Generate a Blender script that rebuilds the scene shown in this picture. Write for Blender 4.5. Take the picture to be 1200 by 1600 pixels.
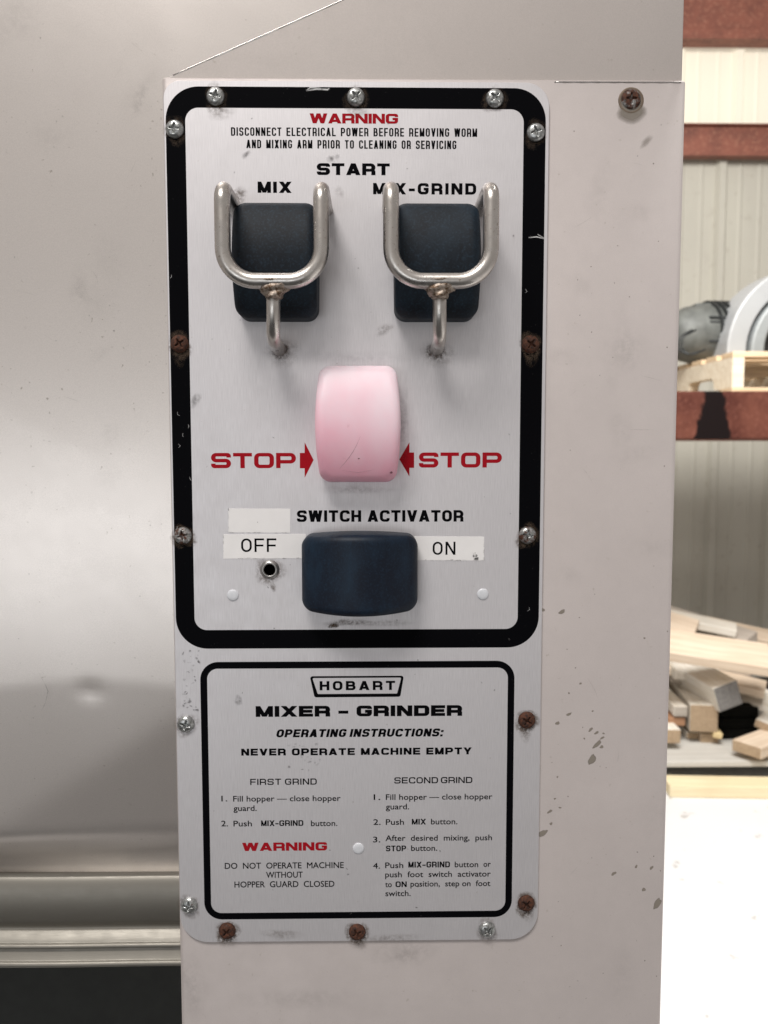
import bpy, bmesh, math, random
from math import sin, cos, pi, radians, sqrt
from mathutils import Vector, Matrix, Euler
from mathutils.geometry import delaunay_2d_cdt

for o in list(bpy.data.objects): bpy.data.objects.remove(o)
random.seed(7)
S = bpy.context.scene
COL = S.collection

# ------------------------------------------------------------------ camera
F = 1300.0; DIST = 0.43
CAMLOC = Vector((0, -DIST, 0))
CAMROT = Matrix.Rotation(radians(-0.833), 3, 'Z') @ Matrix.Rotation(radians(90 - 4.515), 3, 'X') @ Matrix.Rotation(radians(-0.034), 3, 'Z')
cd = bpy.data.cameras.new('camera'); cam = bpy.data.objects.new('camera', cd); COL.objects.link(cam)
cam.location = CAMLOC; cam.rotation_euler = CAMROT.to_euler()
cd.sensor_fit = 'HORIZONTAL'; cd.sensor_width = 36; cd.lens = 36 * F / 1200
cd.clip_start = .01; cd.clip_end = 200
cd.dof.use_dof = True; cd.dof.focus_distance = .425; cd.dof.aperture_fstop = 20
S.camera = cam
# ------------------------------------------------------------------ world and lamps
W = bpy.data.worlds.new('World'); S.world = W; W.use_nodes = True
bg = W.node_tree.nodes['Background']; bg.inputs[0].default_value = (.97, .91, .865, 1); bg.inputs[1].default_value = .35
def area(name, loc, target, size, power, col=(1, 1, 1), sy=None):
    l = bpy.data.lights.new(name, 'AREA'); l.energy = power; l.color = col; l.size = size
    if sy: l.shape = 'RECTANGLE'; l.size_y = sy
    o = bpy.data.objects.new(name, l); COL.objects.link(o); o.location = loc
    o.rotation_euler = (Vector(target) - Vector(loc)).to_track_quat('-Z', 'Y').to_euler()
    return o
area('ceiling_lamp', (-.55, -1.35, 2.0), (0, 0, 0), .9, 44, (1, .96, .92), .6)
area('panel_reflection_light', (-1.5, -4.4, -.62), (-.3, 0, -.3), 3.2, 20, (.93, .97, 1), .8)  # added unseen low light, shaped for the bright band the side panel reflects
area('rack_bay_lamp', (.55, .75, 1.9), (1.4, 2.6, -.7), 1.2, 130, (1, .98, .95), 1.0)
S.view_settings.view_transform = 'Standard'; S.view_settings.look = 'None'
S.view_settings.exposure = .10; S.view_settings.gamma = 1

# ------------------------------------------------------------------ helpers
def P(u, v, Y=0.0):
    "point of the photograph on the vertical plane y=Y"
    d = CAMROT @ Vector(((u - 600) / F, -(v - 800) / F, -1)); t = (Y + DIST) / d.y
    return CAMLOC + d * t
def PD(u, v, dist): return P(u, v, dist - DIST)

def link(name, me, parent=None, label=None):
    o = bpy.data.objects.new(name, me); COL.objects.link(o)
    if parent is not None:
        o.parent = parent
        o.matrix_parent_inverse = world_of(parent).inverted()
    if label: o['label'] = label
    return o
def world_of(o):
    m = o.matrix_basis.copy()
    if o.parent: m = world_of(o.parent) @ o.matrix_parent_inverse @ m
    return m
def thing(name, label, cat, loc, group=None):
    o = bpy.data.objects.new(name, None); COL.objects.link(o); o.location = loc
    o['label'] = label; o['category'] = cat
    o.empty_display_size = .05
    if group: o['group'] = group
    return o
def tag(o, label, cat, group=None):
    o['label'] = label; o['category'] = cat
    if group: o['group'] = group
    return o
def mesh(name, vs, fs, mat, parent=None, smooth=False, label=None, bev=0, segs=2):
    me = bpy.data.meshes.new(name); me.from_pydata([tuple(v) for v in vs], [], fs); me.update()
    bm = bmesh.new(); bm.from_mesh(me)
    bmesh.ops.remove_doubles(bm, verts=bm.verts, dist=1e-7)
    if len(fs) > 1 and not smooth == 'flat': bmesh.ops.recalc_face_normals(bm, faces=bm.faces)
    if bev:
        bmesh.ops.bevel(bm, geom=[e for e in bm.edges if len(e.link_faces) == 2 and e.calc_face_angle(0) > .6], offset=bev, segments=segs, affect='EDGES', profile=.5)
    bm.to_mesh(me); bm.free()
    if mat: me.materials.append(mat)
    if smooth is True:
        for p in me.polygons: p.use_smooth = True
    return link(name, me, parent, label)
def boxvf(x0, x1, y0, y1, z0, z1, M=None):
    v = [Vector((x, y, z)) for x in (x0, x1) for y in (y0, y1) for z in (z0, z1)]
    if M: v = [M @ q for q in v]
    return v, [(0, 1, 3, 2), (4, 6, 7, 5), (0, 4, 5, 1), (2, 3, 7, 6), (0, 2, 6, 4), (1, 5, 7, 3)]
def box(name, b, mat, parent=None, bev=0, M=None, label=None, smooth=False):
    v, f = boxvf(*b, M=M)
    return mesh(name, v, f, mat, parent, smooth, label, bev)
def join(parts):
    V = []; Fs = []
    for v, f in parts:
        n = len(V); V += v; Fs += [tuple(i + n for i in q) for q in f]
    return V, Fs
def rrect(x0, x1, z0, z1, r, n=10):
    if not isinstance(r, (list, tuple)): r = [r] * 4     # br, tr, tl, bl
    pts = []
    for (cx, cz, a0, rr) in ((x1 - r[0], z0 + r[0], -90, r[0]), (x1 - r[1], z1 - r[1], 0, r[1]), (x0 + r[2], z1 - r[2], 90, r[2]), (x0 + r[3], z0 + r[3], 180, r[3])):
        for k in range(n + 1):
            a = radians(a0 + 90 * k / n); pts.append((cx + rr * cos(a), cz + rr * sin(a)))
    return pts
def prism(pts, yf, yb, bev=0):
    "pts (x,z) outline, front at yf, back at yb, optional front chamfer"
    n = len(pts); V = []; 
    cx = sum(p[0] for p in pts) / n; cz = sum(p[1] for p in pts) / n
    if bev:
        ins = []
        for i in range(n):
            a = Vector(pts[i - 1]); b = Vector(pts[i]); c = Vector(pts[(i + 1) % n])
            t = (c - a).normalized(); nn = Vector((-t.y, t.x)); ins.append(b + nn * bev)
        V = [(p[0], yf, p[1]) for p in ins] + [(p[0], yf + bev, p[1]) for p in pts] + [(p[0], yb, p[1]) for p in pts]
        Fs = [tuple(range(n))] + [(i, (i + 1) % n, n + (i + 1) % n, n + i) for i in range(n)] + [(n + i, n + (i + 1) % n, 2 * n + (i + 1) % n, 2 * n + i) for i in range(n)] + [tuple(range(3 * n - 1, 2 * n - 1, -1))]
    else:
        V = [(p[0], yf, p[1]) for p in pts] + [(p[0], yb, p[1]) for p in pts]
        Fs = [tuple(range(n))] + [(i, (i + 1) % n, n + (i + 1) % n, n + i) for i in range(n)] + [tuple(range(2 * n - 1, n - 1, -1))]
    return V, Fs
def ring(outer, inner, y):
    n = len(outer); V = [(p[0], y, p[1]) for p in outer] + [(p[0], y, p[1]) for p in inner]
    return V, [(i, (i + 1) % n, n + (i + 1) % n, n + i) for i in range(n)]
def round_path(pts, r, n=8):
    pts = [Vector(p) for p in pts]; out = [pts[0]]
    if not isinstance(r, (list, tuple)): r = [r] * (len(pts) - 2)
    for i in range(1, len(pts) - 1):
        a = (pts[i - 1] - pts[i]); b = (pts[i + 1] - pts[i]); la, lb = a.length, b.length; a.normalize(); b.normalize()
        ang = a.angle(b); d = min(r[i - 1] / math.tan(ang / 2), la * .49, lb * .49); rr = d * math.tan(ang / 2)
        c = pts[i] + (a + b).normalized() * (rr / sin(ang / 2)); s = pts[i] + a * d - c; e = pts[i] + b * d - c
        w = s.angle(e); 
        for k in range(n + 1):
            t = k / n; out.append(c + (s * sin((1 - t) * w) + e * sin(t * w)) / sin(w))
    out.append(pts[-1]); return out
def tube(path, r, n=16, cap=True):
    V = []; Fs = []; m = len(path); t0 = (path[1] - path[0]).normalized()
    up = Vector((0, 0, 1)) if abs(t0.z) < .9 else Vector((1, 0, 0)); nrm = t0.cross(up).normalized()
    for i, p in enumerate(path):
        t = ((path[min(i + 1, m - 1)] - path[max(i - 1, 0)])).normalized()
        nrm = (nrm - t * nrm.dot(t)).normalized(); b = t.cross(nrm)
        rr = r(i / (m - 1)) if callable(r) else r
        for k in range(n): a = 2 * pi * k / n; V.append(p + (nrm * cos(a) + b * sin(a)) * rr)
    for i in range(m - 1):
        for k in range(n): Fs.append((i * n + k, i * n + (k + 1) % n, (i + 1) * n + (k + 1) % n, (i + 1) * n + k))
    if cap: Fs += [tuple(range(n)), tuple(range(m * n - 1, m * n - n - 1, -1))]
    return V, Fs
def lathe(prof, n=32, M=None):
    "prof: (r, y) pairs about the y axis"
    V = []; Fs = []
    for (r, y) in prof:
        for k in range(n): a = 2 * pi * k / n; V.append(Vector((r * cos(a), y, r * sin(a))))
    for i in range(len(prof) - 1):
        for k in range(n): Fs.append((i * n + k, i * n + (k + 1) % n, (i + 1) * n + (k + 1) % n, (i + 1) * n + k))
    Fs += [tuple(range(n)), tuple(range(len(V) - 1, len(V) - n - 1, -1))]
    if M: V = [M @ v for v in V]
    return V, Fs

# ------------------------------------------------------------------ materials
class NT:
    def __init__(s, name):
        s.m = bpy.data.materials.new(name); s.m.use_nodes = True; s.t = s.m.node_tree; s.b = s.t.nodes['Principled BSDF']
        s.co = s.t.nodes.new('ShaderNodeTexCoord')
    def n(s, k, **kw):
        o = s.t.nodes.new(k)
        for a, b in kw.items(): setattr(o, a, b)
        return o
    def l(s, a, b): s.t.links.new(a, b)
    def setv(s, inp, v):
        if hasattr(v, 'is_output') or isinstance(v, bpy.types.NodeSocket): s.l(v, inp)
        else: inp.default_value = v
    def noise(s, scale, detail=4, rough=.55, stretch=(1, 1, 1), dist=0, rnd=False, out=0):
        mp = s.n('ShaderNodeMapping'); mp.inputs['Scale'].default_value = stretch; s.l(s.co.outputs['Object'], mp.inputs[0])
        if rnd:
            oi = s.n('ShaderNodeObjectInfo'); mu = s.math('MULTIPLY', oi.outputs['Random'], 37.0)
            cx = s.n('ShaderNodeCombineXYZ'); s.l(mu, cx.inputs[0]); s.l(mu, cx.inputs[2]); s.l(cx.outputs[0], mp.inputs['Location'])
        no = s.n('ShaderNodeTexNoise'); no.inputs['Scale'].default_value = scale; no.inputs['Detail'].default_value = detail
        no.inputs['Roughness'].default_value = rough; no.inputs['Distortion'].default_value = dist
        s.l(mp.outputs[0], no.inputs['Vector']); return no.outputs[out]
    def math(s, op, a, b=None, clamp=False):
        m = s.n('ShaderNodeMath', operation=op, use_clamp=clamp); s.setv(m.inputs[0], a)
        if b is not None: s.setv(m.inputs[1], b)
        return m.outputs[0]
    def rng(s, v, a, b, c=0, d=1):
        m = s.n('ShaderNodeMapRange'); m.clamp = True; s.setv(m.inputs[0], v)
        for i, x in enumerate((a, b, c, d)): s.setv(m.inputs[i + 1], x)
        return m.outputs[0]
    def mix(s, f, a, b, mode='MIX'):
        m = s.n('ShaderNodeMix', data_type='RGBA', blend_type=mode); s.setv(m.inputs[0], f)
        s.setv(m.inputs[6], a if not isinstance(a, tuple) or len(a) == 4 else (*a, 1)); s.setv(m.inputs[7], b if not isinstance(b, tuple) or len(b) == 4 else (*b, 1))
        return m.outputs[2]
    def set(s, k, v):
        if isinstance(v, tuple) and len(v) == 3: v = (*v, 1)
        s.setv(s.b.inputs[k], v)
    def bump(s, h, strength=.2, dist=.001):
        b = s.n('ShaderNodeBump'); b.inputs['Strength'].default_value = strength; b.inputs['Distance'].default_value = dist
        s.l(h, b.inputs['Height']); s.l(b.outputs[0], s.b.inputs['Normal'])

def m_sheet(name, base, metal, rough, dirt=(.30, .26, .22), speck=.35, grain=.05, stretch=(1, 1, .04), amt=.10, rv=1.0):
    s = NT(name)
    g = s.noise(2600, 2, .5, stretch)
    cloud = s.noise(14, 5, .6); cloud2 = s.noise(90, 4, .6)
    c = s.mix(s.rng(cloud, .3, .7, 0, amt * 2), base, tuple(x * .80 for x in base))
    c = s.mix(s.rng(cloud2, .35, .75, 0, amt), c, tuple(x * .74 for x in base))
    c = s.mix(s.rng(g, .3, .7, 0, grain * 2.2), c, tuple(x * .75 for x in base))
    sp = s.noise(420, 2, .5); sp2 = s.noise(45, 2)
    f = s.math('MULTIPLY', s.rng(sp, .70, .78), s.rng(sp2, .42, .62))
    c = s.mix(s.math('MULTIPLY', f, speck), c, dirt)
    s.set('Base Color', c); s.set('Metallic', metal)
    s.set('Roughness', s.rng(s.math('ADD', s.math('MULTIPLY', cloud2, .6), s.math('MULTIPLY', g, .4)), .3, .7, rough - .05 * rv, rough + .07 * rv))
    s.bump(g, .10, .0002)
    return s.m
def m_flat(name, col, rough=.6, metal=0, var=.0, scale=300, bump=0, spec=None, dark=.6):
    s = NT(name)
    if var:
        n = s.noise(scale, 4, .6); s.set('Base Color', s.mix(s.rng(n, .35, .7, 0, var), col, tuple(x * dark for x in col)))
        if bump: s.bump(n, bump, .0004)
    else: s.set('Base Color', col)
    s.set('Roughness', rough); s.set('Metallic', metal)
    if spec is not None: s.b.inputs['Specular IOR Level'].default_value = spec
    return s.m

M_plate = m_sheet('brushed_aluminium', (.78, .76, .78), .62, .48, speck=.4, grain=.20, stretch=(1, 1, .05), amt=.10)
M_cover = m_sheet('cover_steel', (.565, .515, .50), .3, .55, speck=.5, grain=.20, stretch=(1, 1, 1), amt=.22)
M_upper = m_sheet('upper_steel', (.52, .475, .45), .3, .52, speck=.5, grain=.20, stretch=(1, 1, 1), amt=.16)
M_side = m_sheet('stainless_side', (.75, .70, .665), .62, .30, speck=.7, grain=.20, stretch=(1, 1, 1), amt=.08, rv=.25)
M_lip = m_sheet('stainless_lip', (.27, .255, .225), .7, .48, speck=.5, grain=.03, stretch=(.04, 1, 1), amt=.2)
M_void = m_flat('void_shade', (.035, .038, .036), .8, 0, .5, 60)

def m_ink(name, col, wear=.25):
    s = NT(name); n = s.noise(900, 3, .6); n2 = s.noise(60, 3)
    f = s.math('MULTIPLY', s.rng(n, .66, .74), s.rng(n2, .5, .7))
    s.set('Base Color', s.mix(s.math('MULTIPLY', f, wear), col, (.5, .48, .47))); s.set('Roughness', .5)
    s.b.inputs['Specular IOR Level'].default_value = .02
    return s.m
M_black = m_ink('black_ink', (.003, .003, .004))
M_red = m_ink('red_ink', (.36, .010, .018), .5)

def m_rod():
    s = NT('guard_steel'); n = s.noise(160, 4, .6); n2 = s.noise(700, 3, .6)
    c = s.mix(s.rng(n, .35, .7, 0, .5), (.66, .63, .60), (.42, .38, .34))
    c = s.mix(s.rng(n2, .62, .72, 0, .6), c, (.20, .12, .07))
    s.set('Base Color', c); s.set('Metallic', 1.0); s.set('Roughness', s.rng(n, .3, .7, .24, .40)); s.bump(n2, .12, .0002); return s.m
M_rod = m_rod()
def m_weld():
    s = NT('weld_metal'); n = s.noise(500, 4, .65)
    s.set('Base Color', s.mix(s.rng(n, .42, .62), (.40, .34, .29), (.10, .06, .035))); s.set('Metallic', .8); s.set('Roughness', .5); s.bump(n, .6, .0006); return s.m
M_weld = m_weld()
def m_rubber(name, base, light, rough, sc=90, amt=.5, stretch=(1, 1, .5)):
    s = NT(name); n = s.noise(sc, 5, .62, stretch); n2 = s.noise(900, 3)
    c = s.mix(s.rng(n, .42, .72, 0, amt), base, light)
    c = s.mix(s.rng(n2, .5, .72, 0, .55), c, tuple(x * 1.0 for x in light))
    s.set('Base Color', c); s.set('Roughness', rough); s.b.inputs['Specular IOR Level'].default_value = .28; s.bump(n2, .15, .0002); return s.m
M_btn = m_rubber('dark_rubber', (.003, .006, .011), (.016, .036, .058), .62, 60, .5)
M_act = m_rubber('navy_rubber', (.003, .007, .017), (.009, .026, .050), .5, 60, .8, (1.4, 1, .55))
def m_pink():
    s = NT('faded_red_plastic'); n = s.noise(28, 3, .5, (1.2, 1, .8)); n2 = s.noise(260, 4, .6)
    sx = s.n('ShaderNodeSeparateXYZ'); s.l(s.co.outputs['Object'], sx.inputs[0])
    up = s.rng(sx.outputs[2], -.012, .036)                    # paler towards its upper half
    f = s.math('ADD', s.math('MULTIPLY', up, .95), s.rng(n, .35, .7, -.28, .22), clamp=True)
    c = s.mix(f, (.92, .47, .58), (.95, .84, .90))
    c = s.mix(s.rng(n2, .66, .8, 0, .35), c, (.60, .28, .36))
    s.set('Base Color', c); s.set('Roughness', .42); s.b.inputs['Subsurface Weight'].default_value = .15
    s.b.inputs['Subsurface Radius'].default_value = (.004, .002, .002); return s.m
M_pink = m_pink()
def m_screw(name, lo, hi):
    s = NT(name); n = s.noise(260, 4, .65, rnd=True); n2 = s.noise(700, 3, .6, rnd=True)
    zinc = s.mix(s.rng(n2, .4, .65), (.52, .53, .53), (.24, .25, .24))
    rust = s.mix(s.rng(n2, .35, .65), (.11, .038, .018), (.028, .012, .008))
    f = s.rng(n, lo, hi)
    s.set('Base Color', s.mix(f, zinc, rust)); s.set('Metallic', s.rng(f, 0, 1, .85, .1)); s.set('Roughness', s.rng(f, 0, 1, .30, .8)); s.bump(n2, .4, .0004); return s.m
M_scr0 = m_screw('zinc_screw', .62, .72); M_scr1 = m_screw('part_rusted_screw', .42, .58); M_scr2 = m_screw('rusted_screw', .15, .30)
M_dark = m_flat('hole_black', (.004, .004, .004), .9)
M_plug = m_flat('white_plug', (.72, .74, .78), .35, 0, .2, 500)
M_ring = m_flat('bushing_metal', (.42, .41, .40), .35, .9, .5, 400)
M_tape = m_flat('label_tape', (.90, .885, .88), .4, 0, .25, 120, dark=.85)
def m_decal(name, col, sc=500, lo=.35, hi=.6, k=1.0):
    s = NT(name); a = s.n('ShaderNodeAttribute', attribute_name='fade'); n = s.noise(sc, 4, .65)
    f = s.math('MULTIPLY', a.outputs['Fac'], s.rng(n, lo, hi)); f = s.math('MULTIPLY', f, k, clamp=True)
    s.set('Base Color', col); s.set('Roughness', .75); s.set('Alpha', f); return s.m
M_grime = m_decal('brown_grime', (.10, .065, .04))
M_grime_shade = m_decal('grime_and_shade', (.07, .065, .065), 300)
M_drop = m_decal('dried_drips', (.25, .22, .185), 200, .05, .2, 1.3)
M_scr = m_decal('scratch_and_glint', (.85, .85, .85), 300, .2, .5)

# ------------------------------------------------------------------ decals (grime, shade and glints with a soft edge)
class Decals:
    def __init__(s, y): s.V = []; s.F = []; s.A = []; s.y = y; s.k = 0
    def spot(s, u, v, ru, rv, rot=0, hard=.3, st=1.0, wob=.25, surf=None, ri=0):
        yy = (s.y if surf is None else surf) - s.k * 2e-6; s.k += 1
        c = P(u, v, yy); q = .000331 * (1 + 0); rot = radians(rot); b = len(s.V); N = 18
        ph = [random.uniform(0, 6.28) for _ in range(3)]
        rings = [(ri, st if ri == 0 else st), (max(hard, ri + .01), st), (1.0, 0.0)]
        for (rr, a) in rings:
            for k in range(N):
                t = 2 * pi * k / N; w = 1 + wob * (.5 * sin(2 * t + ph[0]) + .35 * sin(3 * t + ph[1]) + .25 * sin(5 * t + ph[2]))
                x = ru * cos(t) * rr * w; z = rv * sin(t) * rr * w
                s.V.append((c.x + (x * cos(rot) - z * sin(rot)) * q, yy, c.z + (x * sin(rot) + z * cos(rot)) * q)); s.A.append(a)
        if ri == 0: s.F.append(tuple(b + k for k in range(N)))
        for r in range(2):
            for k in range(N): s.F.append((b + r * N + k, b + r * N + (k + 1) % N, b + (r + 1) * N + (k + 1) % N, b + (r + 1) * N + k))
    def line(s, pts, w, st=1.0):
        yy = s.y - s.k * 2e-6; s.k += 1; q = [P(u, v, yy) for u, v in pts]; b = len(s.V); n = len(q)
        for i, p in enumerate(q):
            t = (q[min(i + 1, n - 1)] - q[max(i - 1, 0)]).normalized(); nn = Vector((-t.z, 0, t.x)) * w * .000331
            a = st * sin(pi * (i + .3) / (n - .4))
            for m_, aa in ((-1, 0), (0, a), (1, 0)): s.V.append(tuple(p + nn * m_)); s.A.append(max(aa, 0))
        for i in range(n - 1):
            for j in (0, 1): s.F.append((b + i * 3 + j, b + i * 3 + j + 1, b + i * 3 + j + 4, b + i * 3 + j + 3))
    def build(s, name, mat, parent):
        me = bpy.data.meshes.new(name); me.from_pydata(s.V, [], s.F); me.update()
        at = me.attributes.new('fade', 'FLOAT', 'POINT')
        for i, a in enumerate(s.A): at.data[i].value = a
        me.materials.append(mat); o = link(name, me, parent); o['kind'] = 'stuff'; return o

# ------------------------------------------------------------------ lettering: a stroke alphabet, rounded-square capitals
def arc_path(pts, r, closed=False, n=6):
    "2-D polyline with rounded corners; pts entries (x, y) or (x, y, radius)"
    m = len(pts); out = []
    for i in range(m):
        p = Vector(pts[i][:2])
        if not closed and i in (0, m - 1): out.append(p); continue
        rr = pts[i][2] if len(pts[i]) > 2 else r
        a = Vector(pts[i - 1][:2]) - p; b = Vector(pts[(i + 1) % m][:2]) - p; la, lb = a.length, b.length
        a.normalize(); b.normalize(); ang = a.angle(b)
        if rr < 1e-6 or ang > 3.1: out.append(p); continue
        d = min(rr / math.tan(ang / 2), la * .5, lb * .5); q = d * math.tan(ang / 2)
        c = p + (a + b).normalized() * (q / sin(ang / 2)); s0 = p + a * d - c; e0 = p + b * d - c; w = s0.angle(e0)
        for k in range(n + 1):
            t = k / n; v = c + (s0 * sin((1 - t) * w) + e0 * sin(t * w)) / sin(w)
            if not out or (v - out[-1]).length > 1e-6: out.append(v)
    return out
def stroke_quads(path, tx, ty, closed=False):
    "nib with horizontal-run thickness ty and vertical-run thickness tx"
    n = len(path); L = []; 
    def nrm(d):
        d = d.normalized(); nn = Vector((-d.y, d.x)); th = sqrt((nn.x * tx) ** 2 + (nn.y * ty) ** 2) / 2
        return nn, th
    segs = n if closed else n - 1; off = []
    for i in range(n):
        prv = path[i] - path[i - 1] if (closed or i > 0) else None; nxt = path[(i + 1) % n] - path[i] if (closed or i < n - 1) else None
        if prv is None or nxt is None:
            nn, th = nrm(nxt if prv is None else prv); off.append(nn * th)
        else:
            n1, t1 = nrm(prv); n2, t2 = nrm(nxt); det = n1.x * n2.y - n1.y * n2.x
            if abs(det) < .05: off.append((n1 * t1 + n2 * t2) / 2)
            else: off.append(Vector(((t1 * n2.y - t2 * n1.y) / det, (n1.x * t2 - n2.x * t1) / det)))
    for i in range(segs):
        j = (i + 1) % n
        L.append([path[i] + off[i], path[i] - off[i], path[j] - off[j], path[j] + off[j]])
    return L
WID = dict(I=0, M=1.12, W=1.42, T=.95, E=.92, F=.9, L=.88, A=1.08, V=1.05, Y=1.05, X=1.05, K=1.0)
def glyph(ch, w, tx, ty, r):
    "quads of one capital of cap height 1 and width w"
    l, R, b, t, m = tx / 2, w - tx / 2, ty / 2, 1 - ty / 2, .5; Q = []
    def st(p, closed=False, rr=None): Q.extend(stroke_quads(arc_path(p, r if rr is None else rr, closed), tx, ty, closed))
    def dg(x0, y0, x1, y1, h=None):
        h = (h or tx * 1.12) / 2; Q.append([Vector((x0 - h, y0)), Vector((x0 + h, y0)), Vector((x1 + h, y1)), Vector((x1 - h, y1))])
    h = tx * 1.12 / 2
    if ch == 'O': st([(l, b), (R, b), (R, t), (l, t)], True)
    elif ch == 'I': st([(l, 0), (l, 1)])
    elif ch == 'L': st([(l, 1), (l, b, 0), (w, b)])
    elif ch == 'T': st([(0, t), (w, t)]); st([(w / 2, 0), (w / 2, t)])
    elif ch == 'E': st([(w, t), (l, t, 0), (l, b, 0), (w, b)]); st([(l, m), (w * .94, m)])
    elif ch == 'F': st([(w, t), (l, t, 0), (l, 0)]); st([(l, m - .02), (w * .93, m - .02)])
    elif ch == 'H': st([(l, 0), (l, 1)]); st([(R, 0), (R, 1)]); st([(l, m), (R, m)])
    elif ch == 'U': st([(l, 1), (l, b), (R, b), (R, 1)])
    elif ch == 'C': st([(R, .32), (R, b), (l, b), (l, t), (R, t), (R, .68)])
    elif ch == 'G': st([(R, .68), (R, t), (l, t), (l, b), (R, b), (R, .47, 0), (w * .55, .47)])
    elif ch == 'S': st([(l, .30), (l, b), (R, b), (R, m), (l, m), (l, t), (R, t), (R, .70)], rr=min(r, (.5 - ty / 2) / 2 * 1.0))
    elif ch == 'D': st([(l, b, 0), (R, b), (R, t), (l, t, 0)], True)
    elif ch == 'P': st([(l, 0), (l, t, 0), (R, t), (R, .42), (l, .42)])
    elif ch == 'R': st([(l, 0), (l, t, 0), (R, t), (R, .42), (l, .42)]); st([(w * .55, .42), (R, .42, r * .6), (R, 0)])
    elif ch == 'B': st([(l, b, 0), (R, b), (R, m), (l, m)]); st([(l, m), (R - .05, m), (R - .05, t), (l, t, 0), (l, 0)])
    elif ch == 'A': dg(h, 0, w / 2, 1); dg(w - h, 0, w / 2, 1); st([(w * .22, .26), (w * .78, .26)])
    elif ch == 'V': dg(w / 2, 0, h, 1); dg(w / 2, 0, w - h, 1)
    elif ch == 'W':
        dg(w * .28, 0, h, 1); dg(w * .28, 0, w * .5, 1); dg(w * .72, 0, w * .5, 1); dg(w * .72, 0, w - h, 1)
    elif ch == 'X': dg(h, 0, w - h, 1, tx * 1.2); dg(w - h, 0, h, 1, tx * 1.2)
    elif ch == 'Y': dg(w / 2, .38, h, 1); dg(w / 2, .38, w - h, 1); st([(w / 2, 0), (w / 2, .45)])
    elif ch == 'N': st([(l, 0), (l, 1)]); st([(R, 0), (R, 1)]); dg(R, 0, l, 1, tx * 1.15)
    elif ch == 'M': st([(l, 0), (l, 1)]); st([(R, 0), (R, 1)]); dg(w / 2, 0.02, l, 1, tx); dg(w / 2, 0.02, R, 1, tx)
    elif ch == '-': st([(0, .40), (w, .40)])
    elif ch == ':': st([(l, 0), (l, ty * 1.1)]); st([(l, .55), (l, .55 + ty * 1.1)])
    return Q
def text_caps(name, s, u0, u1, vb, cap, mat, parent, tx=.36, ty=.26, r=.22, gap=.16, space=.55, y=-.00006, ital=0, label=None, caph=None):
    a = P(u0, vb, 0); b = P(u1, vb, 0); c = P((u0 + u1) / 2, vb, 0); H = (P((u0 + u1) / 2, vb - cap, 0) - c).length
    T = (b.x - a.x) / H; ex = ital * 1.0; T -= ex
    rel = fix = 0.0
    for i, ch in enumerate(s):
        if ch == ' ': fix += space
        elif ch in 'I:': fix += tx
        elif ch == '-': fix += .55
        elif ch == '–': fix += .9
        else: rel += WID.get(ch, 1.0)
        if i < len(s) - 1 and ch != ' ' and s[i + 1] != ' ': fix += gap
    k = (T - fix) / rel; x = 0; V = []; E = []; FF = []
    quads = []
    for i, ch in enumerate(s):
        if ch == ' ': x += space; continue
        w = tx if ch in 'I:' else (.55 if ch == '-' else (.9 if ch == '–' else WID.get(ch, 1.0) * k))
        gq = [[(p.x + x + p.y * ital, p.y) for p in q] for q in glyph('-' if ch == '–' else ch, w, tx, ty, r)]
        gv, gf = union(gq); nb = len(quads); quads += gv; FF += [tuple(i + nb for i in f_) for f_ in gf]
        x += w
        if i < len(s) - 1 and s[i + 1] != ' ': x += gap
    vs, fs = quads, FF
    V = [(a.x + p[0] * H, y, c.z + p[1] * H) for p in vs]
    return mesh(name, V, fs, mat, parent, 'flat', label)
def union(polys):
    def hull(q):
        q = sorted(set((round(a, 7), round(b, 7)) for a, b in q)); 
        def half(it):
            h = []
            for p in it:
                while len(h) > 1 and (h[-1][0] - h[-2][0]) * (p[1] - h[-2][1]) - (h[-1][1] - h[-2][1]) * (p[0] - h[-2][0]) <= 1e-9: h.pop()
                h.append(p)
            return h[:-1]
        return half(q) + half(q[::-1])
    V = []; FF = []
    for q in polys:
        q = hull(q)
        if len(q) < 3: continue
        ar = sum(q[i - 1][0] * q[i][1] - q[i][0] * q[i - 1][1] for i in range(len(q)))
        if abs(ar) < 1e-7: continue
        if ar < 0: q = q[::-1]
        n = len(V); V += [Vector(p) for p in q]; FF.append(list(range(n, n + len(q))))
    vs, es, fs, _, _, fo = delaunay_2d_cdt(V, [], FF, 0, 1e-5)
    keep = [tuple(f) for f, o in zip(fs, fo) if o]
    return [(v.x, v.y) for v in vs], keep
_parts_txt = {}
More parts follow.
